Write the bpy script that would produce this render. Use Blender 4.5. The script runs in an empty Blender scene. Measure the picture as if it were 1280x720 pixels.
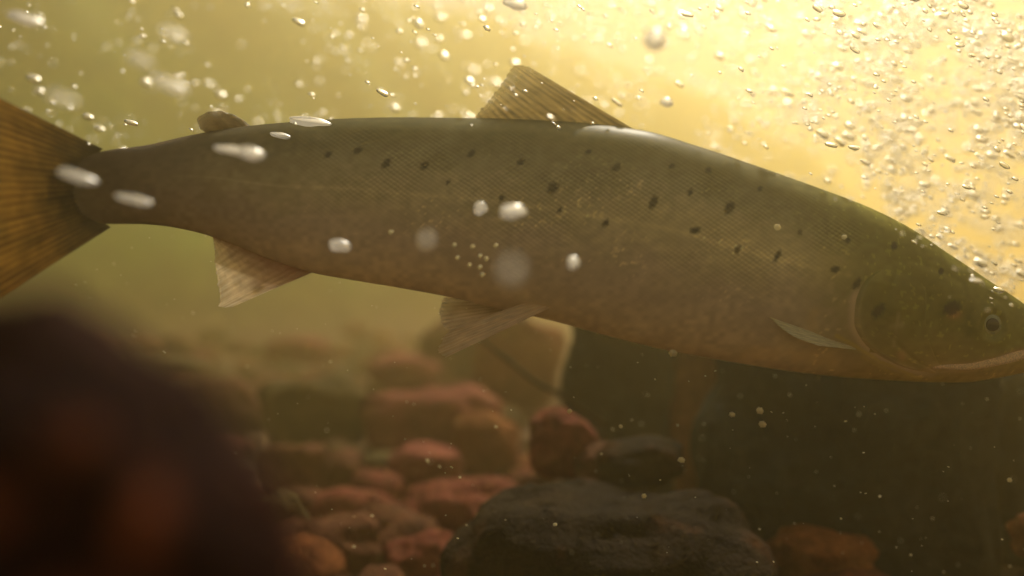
import bpy, bmesh, math, random
import numpy as np
from mathutils import Vector, noise, Matrix

scene = bpy.context.scene
C = scene.collection
R = math.radians

# ------------------------------------------------------------------ camera
CAMZ = 0.35                       # the camera hangs 35 cm above the river bed (bed at z = 0)
HALF = math.tan(R(65.0) / 2)      # 65 degree lens
K = 2 * HALF / 1280.0
cam_d = bpy.data.cameras.new('camera')
cam_d.lens_unit = 'FOV'
cam_d.angle = R(65.0)
cam_d.clip_start = 0.01
cam_d.clip_end = 500
cam_d.dof.use_dof = True
cam_d.dof.focus_distance = 0.60
cam_d.dof.aperture_fstop = 1.9
cam = bpy.data.objects.new('camera', cam_d)
C.objects.link(cam)
cam.location = (0, 0, CAMZ)
cam.rotation_euler = (R(90), 0, 0)
scene.camera = cam

# ------------------------------------------------------------------ daylight
SUN_EL, SUN_AZ = 50.0, 21.0       # elevation, azimuth right of the view direction
w = bpy.data.worlds.new('World')
scene.world = w
w.use_nodes = True
nt = w.node_tree
bg = nt.nodes['Background']
sky = nt.nodes.new('ShaderNodeTexSky')
sky.sky_type = 'NISHITA'
sky.sun_disc = False
sky.sun_elevation = R(SUN_EL)
sky.sun_rotation = R(SUN_AZ)
nt.links.new(sky.outputs[0], bg.inputs[0])
bg.inputs[1].default_value = 0.05

sd = bpy.data.lights.new('sun', 'SUN')
sd.energy = 5.0
sd.angle = R(0.5)
sd.color = (1.0, 0.91, 0.74)
sun = bpy.data.objects.new('sun', sd)
C.objects.link(sun)
sdir = Vector((math.sin(R(SUN_AZ)) * math.cos(R(SUN_EL)), math.cos(R(SUN_AZ)) * math.cos(R(SUN_EL)), math.sin(R(SUN_EL))))
sun.rotation_euler = sdir.to_track_quat('Z', 'Y').to_euler()
sun.location = sdir * 20

vs = scene.view_settings
vs.view_transform = 'Standard'
vs.look = 'None'
vs.gamma = 1
vs.use_curve_mapping = False
vs.exposure = 0.36

cy = scene.cycles
cy.use_denoising = True
cy.max_bounces = 8
cy.volume_bounces = 3
cy.transparent_max_bounces = 12
cy.sample_clamp_indirect = 6
cy.caustics_reflective = False
cy.caustics_refractive = False

# ------------------------------------------------------------------ haze: the tea-coloured river water
HAZE_DENS, HAZE_COL, HAZE_G = 0.12, (0.96, 0.80, 0.39), 0.75
TOPZ = 4.0


# ------------------------------------------------------------------ helpers
def P(px, py, d):
    """a point d metres in front of the camera plane, seen at photo pixel px, py"""
    return Vector(((px - 640) * K * d, d, CAMZ + (360 - py) * K * d))


def tag(o, label=None, cat=None, group=None, kind=None):
    for k_, v_ in (('label', label), ('category', cat), ('group', group), ('kind', kind)):
        if v_:
            o[k_] = v_
    return o


def mesh_obj(name, verts, faces, mat, parent=None, smooth=True):
    me = bpy.data.meshes.new(name)
    verts = np.asarray(verts, dtype=np.float32)
    if isinstance(faces, np.ndarray):
        faces = faces.tolist()
    me.from_pydata(verts.tolist(), [], faces)
    me.update()
    if smooth:
        me.polygons.foreach_set('use_smooth', [True] * len(me.polygons))
    if mat:
        me.materials.append(mat)
    o = bpy.data.objects.new(name, me)
    C.objects.link(o)
    if parent:
        o.parent = parent
    return o


def empty(name, loc=(0, 0, 0)):
    o = bpy.data.objects.new(name, None)
    C.objects.link(o)
    o.location = loc
    o.empty_display_size = 0.05
    return o


def grid_faces(nu, nv, wrap_v=False, off=0):
    f = []
    mv = nv if wrap_v else nv - 1
    for i in range(nu - 1):
        for j in range(mv):
            a = i * nv + j
            b = i * nv + (j + 1) % nv
            f.append((off + a, off + b, off + b + nv, off + a + nv))
    return f


def pchip(xs, ys):
    xs = np.asarray(xs, float); ys = np.asarray(ys, float)
    h = np.diff(xs); dl = np.diff(ys) / h
    m = np.zeros(len(xs))
    for i in range(1, len(xs) - 1):
        if dl[i - 1] * dl[i] > 0:
            w1 = 2 * h[i] + h[i - 1]; w2 = h[i] + 2 * h[i - 1]
            m[i] = (w1 + w2) / (w1 / dl[i - 1] + w2 / dl[i])
    m[0], m[-1] = dl[0], dl[-1]

    def f(x):
        x = np.asarray(x, float)
        i = np.clip(np.searchsorted(xs, x) - 1, 0, len(h) - 1)
        t = np.clip((x - xs[i]) / h[i], 0, 1)
        return ((2 * t**3 - 3 * t**2 + 1) * ys[i] + (t**3 - 2 * t**2 + t) * h[i] * m[i]
                + (-2 * t**3 + 3 * t**2) * ys[i + 1] + (t**3 - t**2) * h[i] * m[i + 1])
    return f


def sstep(a, b, x):
    t = np.clip((np.asarray(x, float) - a) / (b - a), 0, 1)
    return t * t * (3 - 2 * t)


# node shorthand
class N:
    def __init__(self, name):
        self.m = bpy.data.materials.new(name)
        self.m.use_nodes = True
        self.t = self.m.node_tree
        self.t.nodes.clear()
        self.out = self.t.nodes.new('ShaderNodeOutputMaterial')

    def n(self, typ, **kw):
        nd = self.t.nodes.new(typ)
        for k_, v_ in kw.items():
            if k_.startswith('i_'):
                key = k_[2:].replace('_', ' ')
                nd.inputs[key].default_value = v_
            else:
                setattr(nd, k_, v_)
        return nd

    def l(self, a, b):
        self.t.links.new(a, b)

    def ramp(self, src, stops):
        r = self.n('ShaderNodeValToRGB')
        e = r.color_ramp.elements
        while len(e) < len(stops):
            e.new(0.5)
        for q, (p_, c_) in zip(e, stops):
            q.position = p_
            q.color = (*c_, 1) if len(c_) == 3 else c_
        self.l(src, r.inputs[0])
        return r

    def mix(self, fac, a, b, mode='MIX'):
        mx = self.n('ShaderNodeMix', data_type='RGBA', blend_type=mode)
        for sock, v_ in ((mx.inputs[0], fac), (mx.inputs[6], a), (mx.inputs[7], b)):
            if hasattr(v_, 'is_linked'):
                self.l(v_, sock)
            elif isinstance(v_, (int, float)):
                sock.default_value = v_
            else:
                sock.default_value = (*v_, 1)
        return mx.outputs[2]

    def math(self, op, a, b=None):
        nd = self.n('ShaderNodeMath', operation=op)
        for i, v_ in enumerate((a, b)):
            if v_ is None:
                continue
            if hasattr(v_, 'is_linked'):
                self.l(v_, nd.inputs[i])
            else:
                nd.inputs[i].default_value = v_
        return nd.outputs[0]


def mat_rock(name, dark, mid, light, patch=None, patch_amt=0.5, scale=9.0, rough=0.75):
    b = N(name)
    tc = b.n('ShaderNodeTexCoord')
    n1 = b.n('ShaderNodeTexNoise', i_Scale=scale, i_Detail=8.0, i_Roughness=0.65)
    b.l(tc.outputs['Object'], n1.inputs['Vector'])
    r1 = b.ramp(n1.outputs[0], [(0.30, dark), (0.52, mid), (0.72, light)])
    col = r1.outputs[0]
    n3 = b.n('ShaderNodeTexNoise', i_Scale=scale * 9, i_Detail=4.0, i_Roughness=0.7)
    b.l(tc.outputs['Object'], n3.inputs['Vector'])
    r3 = b.ramp(n3.outputs[0], [(0.35, (0.55, 0.55, 0.55)), (0.65, (1.3, 1.3, 1.3))])
    col = b.mix(0.8, col, r3.outputs[0], 'MULTIPLY')
    if patch:
        n2 = b.n('ShaderNodeTexNoise', i_Scale=scale * 0.9, i_Detail=5.0, i_Roughness=0.6)
        mp = b.n('ShaderNodeMapping')
        mp.inputs[1].default_value = (3.1, 7.7, 1.3)
        b.l(tc.outputs['Object'], mp.inputs[0]); b.l(mp.outputs[0], n2.inputs['Vector'])
        r2 = b.ramp(n2.outputs[0], [(1 - patch_amt - 0.06, (0, 0, 0)), (1 - patch_amt + 0.08, (1, 1, 1))])
        col = b.mix(r2.outputs[0], col, patch)
    if name == 'bed_silt':      # green in the bank's colour stands in for the water's green haze
        ge = b.n('ShaderNodeNewGeometry')
        sz = b.n('ShaderNodeSeparateXYZ'); b.l(ge.outputs['Position'], sz.inputs[0])
        rz_ = b.ramp(b.math('ADD', sz.outputs[2], b.math('MULTIPLY', n1.outputs[0], 0.2)), [(0.16, (0, 0, 0)), (0.75, (1, 1, 1))])
        haze_green = b.ramp(n1.outputs[0], [(0.3, (0.04, 0.080, 0.006)), (0.7, (0.10, 0.17, 0.015))])
        col = b.mix(rz_.outputs[0], col, haze_green.outputs[0])
    if name == 'stained_rock':
        st = b.n('ShaderNodeAttribute', attribute_name='stain')
        col = b.mix(st.outputs['Fac'], col, (0.27, 0.075, 0.028))
    bm = b.n('ShaderNodeBump', i_Strength=0.8, i_Distance=0.012)
    b.l(n3.outputs[0], bm.inputs['Height'])
    p = b.n('ShaderNodeBsdfPrincipled', i_Roughness=rough)
    p.inputs['Specular IOR Level'].default_value = 0.04
    b.l(col, p.inputs['Base Color']); b.l(bm.outputs[0], p.inputs['Normal'])
    b.l(p.outputs[0], b.out.inputs[0])
    return b.m


# ------------------------------------------------------------------ river bed
M_RED = mat_rock('red_rock', (0.063, 0.017, 0.010), (0.168, 0.046, 0.028), (0.242, 0.077, 0.045), patch=(0.074, 0.035, 0.014), patch_amt=0.34)
M_PINK = mat_rock('pink_rock', (0.089, 0.023, 0.017), (0.201, 0.058, 0.041), (0.264, 0.092, 0.058))
M_OCHRE = mat_rock('ochre_rock', (0.084, 0.027, 0.010), (0.211, 0.073, 0.024), (0.264, 0.108, 0.041), patch=(0.063, 0.027, 0.010), patch_amt=0.36)
M_OLIVE = mat_rock('olive_rock', (0.030, 0.024, 0.010), (0.085, 0.065, 0.024), (0.15, 0.11, 0.04), patch=(0.16, 0.06, 0.025), patch_amt=0.38)
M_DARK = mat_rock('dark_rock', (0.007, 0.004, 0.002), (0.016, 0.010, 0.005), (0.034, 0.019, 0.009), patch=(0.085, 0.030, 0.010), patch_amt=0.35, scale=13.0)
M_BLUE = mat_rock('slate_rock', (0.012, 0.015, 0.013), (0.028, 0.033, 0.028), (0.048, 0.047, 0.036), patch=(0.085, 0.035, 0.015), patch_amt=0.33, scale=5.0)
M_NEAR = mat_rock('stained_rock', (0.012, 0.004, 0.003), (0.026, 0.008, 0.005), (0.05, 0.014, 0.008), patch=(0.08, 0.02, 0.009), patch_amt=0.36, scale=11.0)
M_BROWN = mat_rock('brown_rock', (0.043, 0.017, 0.008), (0.100, 0.038, 0.019), (0.148, 0.061, 0.028), patch=(0.037, 0.021, 0.008), patch_amt=0.40)
M_BED = mat_rock('bed_silt', (0.043, 0.028, 0.015), (0.105, 0.062, 0.034), (0.174, 0.099, 0.050), patch=(0.037, 0.031, 0.015), patch_amt=0.42, scale=5.0)


def bed_z(x, y):
    # added far bank, closer at the left, to darken the water there
    t = (y * 0.93 - x * 0.95 - 5.0) / 1.33
    rise = max(0.0, min(1.0, t / 3.2))
    bank = 3.5 * rise * rise * (3 - 2 * rise) * max(0.0, min(1.0, (14 - y) / 3.0 + 1))
    if bank > 0.01:
        bank += min(bank, 0.5) * 0.5 * noise.noise(Vector((x * 1.4, y * 1.4, 7.3)))
    return bank + 0.022 * noise.noise(Vector((x * 2.2, y * 2.2, 0.3))) + 0.009 * noise.noise(Vector((x * 8, y * 8, 4.1)))


def axis(lo, hi, near, far_n):
    a = np.arange(-near, near + 1e-6, 0.05)
    t = np.linspace(0, 1, far_n)[1:]
    r = near + (hi - near) * t**2.5
    l = -near - (-lo - near) * t**2.5
    return np.concatenate([l[::-1], a, r])


xs = axis(-30, 30, 5.0, 20)
ys = axis(-30, 30, 5.0, 20) + 4.2
bv, nX, nY = [], len(xs), len(ys)
for x in xs:
    for y in ys:
        bv.append((x, y, bed_z(x, y)))
bed = mesh_obj('riverbed', bv, grid_faces(nX, nY), M_BED)
bed.data.flip_normals()
tag(bed, 'brown silty river bed under the stones', kind='structure')


def make_rock(name, label, px, py, wpx, hpx, d, mat, seed, depth=0.8, sub=4, rough=0.16, tilt=0.0, group='stones on the river bed', squ=0.8, cat='rock'):
    """a worn stone whose centre is seen at px,py, d metres away, wpx by hpx large"""
    c = P(px, py, d)
    rx, rz = wpx * K * d / 2, hpx * K * d / 2
    ry = rx * depth
    bm = bmesh.new()
    bmesh.ops.create_icosphere(bm, subdivisions=sub, radius=1.0)
    so = Vector((seed * 3.17, seed * 1.71, seed * 0.37))
    for v in bm.verts:
        n = v.co.copy()
        # flatten a few facets, then break up the surface
        s = 1.0
        f1 = noise.noise(n * 1.1 + so)
        f2 = noise.noise(n * 2.6 + so * 2)
        f3 = noise.noise(n * 6.5 + so * 3)
        f4 = noise.noise(n * 16 + so)
        s += rough * (1.25 * f1 + 0.7 * f2 + 0.28 * f3 + 0.10 * f4)
        q = Vector([math.copysign(abs(t)**squ, t) for t in n])
        v.co = q * s
    ext = [max(abs(v.co[i]) for v in bm.verts) for i in range(3)]
    ca, sa = math.cos(tilt), math.sin(tilt)
    for v in bm.verts:
        x, y, z = v.co[0] / ext[0] * rx, v.co[1] / ext[1] * ry, v.co[2] / ext[2] * rz
        v.co = (x * ca - z * sa, y, x * sa + z * ca)
    me = bpy.data.meshes.new(name)
    bm.to_mesh(me); bm.free()
    me.polygons.foreach_set('use_smooth', [True] * len(me.polygons))
    me.materials.append(mat)
    o = bpy.data.objects.new(name, me)
    C.objects.link(o)
    o.location = c
    tag(o, label, cat, group)
    return o


# name, label, px, py, w, h, d, material, depth, tilt
ROCKS = [
    # boulders
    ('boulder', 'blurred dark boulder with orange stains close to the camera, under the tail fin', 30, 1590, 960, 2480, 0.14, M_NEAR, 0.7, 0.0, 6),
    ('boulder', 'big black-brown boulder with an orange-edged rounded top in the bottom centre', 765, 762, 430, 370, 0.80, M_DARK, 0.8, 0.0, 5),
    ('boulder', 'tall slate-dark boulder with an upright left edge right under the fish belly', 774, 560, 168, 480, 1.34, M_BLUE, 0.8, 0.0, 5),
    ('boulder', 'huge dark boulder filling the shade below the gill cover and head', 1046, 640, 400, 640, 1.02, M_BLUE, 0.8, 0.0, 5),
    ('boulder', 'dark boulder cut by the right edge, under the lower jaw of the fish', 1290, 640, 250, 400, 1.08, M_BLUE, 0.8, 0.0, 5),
    # the pile of red stones left of the black boulder
    ('rock', 'flat red stone with a pale rosy top like a mushroom cap', 527, 582, 104, 56, 1.42, M_PINK, 0.9, 0.03, 4),
    ('rock', 'largest dusky-pink stone, a broad slab behind the mushroom-shaped red stone', 545, 527, 180, 96, 1.72, M_PINK, 0.8, 0.05, 4),
    ('rock', 'orange-brown stone leaning on the broad pink slab at its right', 604, 556, 92, 84, 1.55, M_OCHRE, 0.9, 0.0, 4),
    ('rock', 'round red-brown stone right of the pile, behind the black boulder', 700, 556, 94, 94, 1.02, M_RED, 0.9, 0.0, 4),
    ('rock', 'small dark rusty stone between the round red-brown stone and the black boulder', 755, 590, 84, 80, 0.98, M_BROWN, 0.9, 0.0, 4),
    ('rock', 'red domed stone below the mushroom-shaped one, beside the black boulder', 556, 644, 124, 84, 1.16, M_RED, 0.9, 0.08, 4),
    ('rock', 'coarse red stone cut by the bottom edge, beside the black boulder', 532, 706, 110, 92, 1.0, M_RED, 0.9, 0.05, 4),
    ('rock', 'small orange stone left of the mushroom-shaped red stone', 462, 612, 48, 42, 1.35, M_OCHRE, 0.9, 0.0, 4),
    ('rock', 'brown stone with mossy patches behind the left boulder edge', 365, 590, 92, 84, 1.32, M_BROWN, 0.9, 0.0, 4),
    ('rock', 'dull brown stone in the gap between the left boulder and the red pile', 428, 596, 70, 70, 1.42, M_BROWN, 0.9, 0.0, 4),
    ('rock', 'dark brown stone at the bottom edge, left of the coarse red stone', 428, 690, 120, 96, 1.03, M_BROWN, 0.9, 0.0, 4),
    ('rock', 'grey-brown stone right against the side of the left boulder', 345, 668, 90, 110, 1.08, M_OLIVE, 0.9, 0.1, 4),
    ('rock', 'large round olive-dark stone behind the brown ones, below the anal fin', 392, 520, 148, 124, 1.75, M_OLIVE, 0.8, 0.0, 4),
    ('rock', 'rusty olive stone half hidden by the left boulder top', 268, 515, 130, 86, 1.8, M_BROWN, 0.8, 0.0, 4),
    ('rock', 'dim flat olive stone far off under the fish tail stem', 205, 468, 130, 44, 2.7, M_OLIVE, 0.8, 0.0, 4),
    ('rock', 'pinkish far stone below the space between anal and pelvic fins', 505, 466, 92, 50, 2.3, M_PINK, 0.8, 0.0, 4),
    ('rock', 'faint rosy far stone left of the pelvic fins', 375, 437, 84, 36, 3.2, M_PINK, 0.8, 0.0, 4),
    ('rock', 'tall orange rock behind the twig, touching the upright boulder edge', 648, 455, 120, 120, 1.95, M_OCHRE, 0.8, 0.0, 4),
    ('rock', 'brown rock behind the pelvic fins and the orange rock', 590, 430, 150, 76, 2.6, M_BROWN, 0.8, 0.0, 4),
    ('rock', 'rust-brown stone low in the cleft right of the black boulder', 1028, 704, 136, 86, 0.86, M_OCHRE, 0.9, 0.0, 4),
    ('rock', 'bright red stone tip at the bottom edge below the rust-brown stone', 1070, 745, 130, 62, 0.80, M_RED, 0.9, 0.0, 4),
    ('rock', 'rusty upright sliver of rock wedged between the two slate boulders', 872, 540, 130, 360, 1.36, M_OCHRE, 0.8, 0.0, 4),
    ('rock', 'small orange-lipped stone at the far right edge', 1296, 668, 60, 70, 0.80, M_OCHRE, 0.9, 0.0, 4),
    ('rock', 'small dark stone perched at the back of the black boulder', 800, 580, 110, 66, 0.92, M_DARK, 0.9, 0.05, 4),
]
for i, (nm, lb, px, py, wp, hp, d, m, dep, tl, sub) in enumerate(ROCKS):
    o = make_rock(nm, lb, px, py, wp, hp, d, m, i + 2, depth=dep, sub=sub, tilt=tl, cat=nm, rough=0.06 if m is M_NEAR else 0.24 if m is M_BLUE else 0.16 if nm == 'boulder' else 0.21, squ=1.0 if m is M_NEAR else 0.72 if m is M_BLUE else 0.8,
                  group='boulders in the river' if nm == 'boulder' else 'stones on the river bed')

near_boulder = bpy.data.objects['boulder']
stain = near_boulder.data.attributes.new('stain', 'FLOAT', 'POINT')
sv = []
for v in near_boulder.data.vertices:
    q = v.co + near_boulder.location
    k_ = 0.0
    if q.y < 0.2:
        for sx, sz, rx, rz in ((-0.078, 0.318, 0.013, 0.0025), (-0.0555, 0.314, 0.0030, 0.009), (-0.068, 0.327, 0.005, 0.003), (-0.066, 0.303, 0.010, 0.002), (-0.083, 0.305, 0.008, 0.002)):
            e = ((q.x - sx) / rx)**2 + ((q.z - sz) / rz)**2 + 1.2 * noise.noise(q * 90)
            k_ = max(k_, 1 - min(1, max(0, e - 0.2)))
    sv.append(k_)
stain.data.foreach_set('value', sv)

# dim cobbles that fill the bed between the named stones
rng = random.Random(5)
protos = []
for k in range(6):
    pr = make_rock('cobble', 'dim cobble in the murk among the larger stones of the river bed', 640, 600, 100, 70, 1.0, (M_BROWN, M_OLIVE, M_RED, M_OCHRE, M_BROWN, M_OLIVE)[k], 60 + k, depth=0.85, sub=3,
                   group='dim cobbles on the river bed', cat='cobble')
    protos.append(pr)
cnt = 0
HUES = ('dull brown', 'olive', 'reddish', 'ochre', 'dark brown', 'greenish')
NEAR = [(527, 582, 'the mushroom-shaped red stone'), (545, 527, 'the broad dusky-pink slab'), (604, 556, 'the leaning orange-brown stone'), (698, 553, 'the round red-brown stone'),
        (556, 644, 'the red domed stone'), (532, 706, 'the coarse red stone at the bottom edge'), (462, 612, 'the small orange stone'), (365, 590, 'the mossy-patched brown stone'),
        (428, 690, 'the dark brown stone at the bottom edge'), (392, 520, 'the large round olive-dark stone'), (268, 515, 'the rusty olive stone'), (205, 468, 'the far flat olive stone'),
        (505, 466, 'the pinkish far stone'), (375, 437, 'the faint rosy far stone'), (648, 455, 'the tall orange rock'), (590, 430, 'the brown rock behind the pelvic fins')]
seen_labels = {}
used = set()
for t in range(420):
    y = rng.uniform(0.8, 5.0)
    x = rng.uniform(-0.66, 0.1) * y
    px, py = 640 + x / (K * y), 360 + (CAMZ - 0.03) / (K * y)
    if (y < 1.02 and px < 330) or (px < 330 and y < 1.5) or (px > 680 and y > 0.8) or bed_z(x, y) > 0.09 or py > 735:
        continue
    k = rng.randrange(6)
    if k in used:
        o = protos[k].copy()
        C.objects.link(o)
    else:
        o = protos[k]; used.add(k)
    s = rng.uniform(0.5, 1.3) * (1.0 if y < 2 else 1.4)
    o.scale = (s * rng.uniform(0.8, 1.2), s, s * rng.uniform(0.8, 1.1))
    o.rotation_euler = (rng.uniform(-.3, .3), rng.uniform(-.3, .3), rng.uniform(0, 6.28))
    o.location = (x, y, bed_z(x, y) + 0.008 * s)
    nx, ny, nn = min(NEAR, key=lambda q: (q[0] - px)**2 + (q[1] - py)**2)
    rel = ('just right of' if px > nx else 'just left of') if abs(px - nx) > abs(py - ny) * 1.4 else ('in front of' if py > ny else 'behind')
    size = 'small ' if s < 0.8 else 'bigger ' if s > 1.2 else ''
    o['label'] = size + HUES[k] + ' cobble ' + rel + ' ' + nn
    cnt += 1

# gravel between the stones
gv, gf = [], []
bmg = bmesh.new(); bmesh.ops.create_icosphere(bmg, subdivisions=1, radius=1)
gco = [v.co.copy() for v in bmg.verts]; gfa = [[v.index for v in f.verts] for f in bmg.faces]; bmg.free()
for t in range(5000):
    y = 0.7 + 3.3 * rng.random()**1.4
    x = rng.uniform(-0.75, 0.75) * y
    s = rng.uniform(0.004, 0.016)
    z = bed_z(x, y)
    off = len(gv)
    rot = Matrix.Rotation(rng.uniform(0, 6.28), 3, 'Z')
    for c in gco:
        q = rot @ Vector((c.x * 1.25, c.y, c.z * 0.7)) * s * rng.uniform(0.85, 1.15)
        gv.append((x + q.x, y + q.y, z + q.z))
    gf += [[i + off for i in f] for f in gfa]
gr = mesh_obj('gravel', gv, gf, M_BROWN)
tag(gr, 'fine brown gravel between the stones of the river bed', kind='stuff')

# ------------------------------------------------------------------ twig
b = N('wet_bark')
tc = b.n('ShaderNodeTexCoord')
nz = b.n('ShaderNodeTexNoise', i_Scale=60.0, i_Detail=4.0)
b.l(tc.outputs['Object'], nz.inputs['Vector'])
rr = b.ramp(nz.outputs[0], [(0.35, (0.008, 0.005, 0.003)), (0.7, (0.03, 0.018, 0.01))])
p = b.n('ShaderNodeBsdfPrincipled', i_Roughness=0.8); p.inputs['Specular IOR Level'].default_value = 0.03
b.l(rr.outputs[0], p.inputs['Base Color']); b.l(p.outputs[0], b.out.inputs[0])
M_BARK = b.m
A, B_ = P(560, 396, 1.34), P(760, 536, 1.16)
tv, NS, NR = [], 26, 8
for i in range(NS):
    t = i / (NS - 1)
    c = A.lerp(B_, t) + Vector((0, 0.01 * math.sin(t * 9), 0.003 * math.sin(t * 7 + 1) + 0.0015 * math.sin(t * 19)))
    rad = 0.0026 + 0.0022 * t + (0.0012 if i in (9, 10, 18) else 0)
    for j in range(NR):
        a = 2 * math.pi * j / NR
        tv.append((c.x + rad * math.cos(a) * 0.58, c.y + rad * math.sin(a), c.z + rad * math.cos(a) * 0.81))
tw = mesh_obj('twig', tv, grid_faces(NS, NR, True) + [list(range(NR))[::-1], [(NS - 1) * NR + j for j in range(NR)]], M_BARK)
tag(tw, 'thin dark twig slanting down behind the pelvic fins', 'twig')

# ------------------------------------------------------------------ the salmon
topf = pchip([60, 100, 140, 180, 240, 300, 350, 420, 500, 590, 700, 800, 870, 950, 1020, 1080, 1130, 1180, 1230, 1280, 1305, 1322],
             [215, 196, 187, 182, 169, 159, 154, 149, 147, 148, 152, 163, 183, 210, 235, 258, 283, 316, 349, 382, 404, 436])
botf = pchip([60, 100, 140, 170, 200, 240, 280, 340, 400, 440, 500, 560, 620, 690, 760, 830, 900, 960, 1020, 1090, 1150, 1200, 1240, 1280, 1305, 1322],
             [255, 274, 280, 280, 282, 289, 301, 325, 343, 350, 360, 371, 385, 401, 420, 437, 450, 460, 468, 474, 477, 478, 473, 465, 456, 437])
widf = pchip([60, 90, 130, 170, 300, 450, 650, 850, 1000, 1090, 1180, 1250, 1300, 1322],
             [0.6, 1.6, 8, 18, 36, 54, 72, 79, 78, 74, 60, 41, 22, 3])


def depth_at(px):
    px = np.asarray(px, float)
    lo = np.clip((720 - px) / 720, 0, None)
    hi = np.clip((px - 720) / 560, 0, None)
    return 0.66 - 0.18 * lo**2 - 0.03 * hi**2


def fish_pt(px, py, off, side=-1):
    """px, py on the fish's middle plane, off pixels of thickness to the camera side (-1) or the far side (1)"""
    px = np.asarray(px, float); py = np.asarray(py, float)
    D = depth_at(px)
    return np.stack([(px - 640) * K * D, D + side * np.asarray(off) * K * 0.65, CAMZ + (360 - py) * K * D], -1)


def half_width(px, py):
    t, bt = topf(px), botf(px)
    m, h = (t + bt) / 2, np.maximum((bt - t) / 2, 0.5)
    s = np.clip(np.abs((py - m) / h), 0, 1)
    return widf(px) * np.power(np.clip(1 - s**2.1, 0, 1), 0.55)


def seg_dist(px, py, pts):
    best = np.full(np.broadcast(px, py).shape, 1e9)
    for (x0, y0), (x1, y1) in zip(pts[:-1], pts[1:]):
        dx, dy = x1 - x0, y1 - y0
        t = np.clip(((px - x0) * dx + (py - y0) * dy) / (dx * dx + dy * dy), 0, 1)
        best = np.minimum(best, np.hypot(px - x0 - t * dx, py - y0 - t * dy))
    return best


def smooth_line(pts, n=40):
    pts = np.asarray(pts, float)
    s = np.concatenate([[0], np.cumsum(np.hypot(*np.diff(pts, axis=0).T))])
    fx, fy = pchip(s, pts[:, 0]), pchip(s, pts[:, 1])
    t = np.linspace(0, s[-1], n)
    return np.stack([fx(t), fy(t)], -1)


def to_model(px, py):
    """where on the middle plane a mark of the near flank belongs that the photo shows at px, py"""
    px, py = np.asarray(px, float), np.asarray(py, float)
    mx, my = px, py
    for _ in range(6):
        f = 1 - half_width(mx, my) * K * 0.65 / depth_at(mx)
        mx, my = 640 + (px - 640) * f, 360 + (py - 360) * f
    return mx, my


def flank_line(pts, n=40):
    q = smooth_line(pts, n)
    return np.stack(to_model(q[:, 0], q[:, 1]), -1)


GILL = flank_line([(1098, 336), (1080, 352), (1068, 378), (1067, 402), (1076, 424), (1098, 444), (1130, 460), (1168, 469)])
MOUTH = flank_line([(1168, 462), (1205, 459), (1240, 452), (1275, 441), (1318, 436)])
CHEEK = flank_line([(1160, 372), (1150, 400), (1153, 430), (1172, 452)])
NAPE = flank_line([(1098, 336), (1130, 326), (1165, 335), (1200, 352)])
EYE = tuple(float(t) for t in to_model(1241, 406))

# spots: px, py, radius x, radius y
SPOTS = [(410, 193, 5, 5), (447, 188, 6, 5), (483, 204, 6, 7), (531, 207, 6, 6), (589, 192, 5, 6), (651, 202, 5, 5),
         (691, 235, 7, 8), (627, 247, 4, 5), (771, 209, 6, 6), (817, 253, 6, 9), (863, 240, 4, 5), (886, 213, 5, 5),
         (912, 260, 7, 8), (869, 288, 7, 5), (757, 279, 4, 6), (972, 320, 4, 8), (922, 312, 4, 6), (1044, 337, 7, 5),
         (1071, 355, 5, 8), (1118, 308, 5, 6), (1177, 339, 5, 5), (1111, 388, 9, 10), (1190, 385, 13, 10), (735, 190, 4, 4),
         (560, 228, 3, 4), (840, 208, 4, 4), (1000, 290, 4, 4), (1060, 300, 4, 4), (950, 236, 4, 4), (700, 262, 3, 4)]
SPOTS = [(*(float(t) for t in to_model(a_, b_)), c_, d_) for a_, b_, c_, d_ in SPOTS]


def vnoise(x, y, seed):
    """smooth value noise on a numpy grid"""
    g = np.random.default_rng(seed).random((128, 128))
    xi, yi = np.floor(x).astype(int), np.floor(y).astype(int)
    fx, fy = x - xi, y - yi
    fx, fy = fx * fx * (3 - 2 * fx), fy * fy * (3 - 2 * fy)
    a, b_, c, d_ = g[xi % 128, yi % 128], g[(xi + 1) % 128, yi % 128], g[xi % 128, (yi + 1) % 128], g[(xi + 1) % 128, (yi + 1) % 128]
    return (a * (1 - fx) + b_ * fx) * (1 - fy) + (c * (1 - fx) + d_ * fx) * fy


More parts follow.
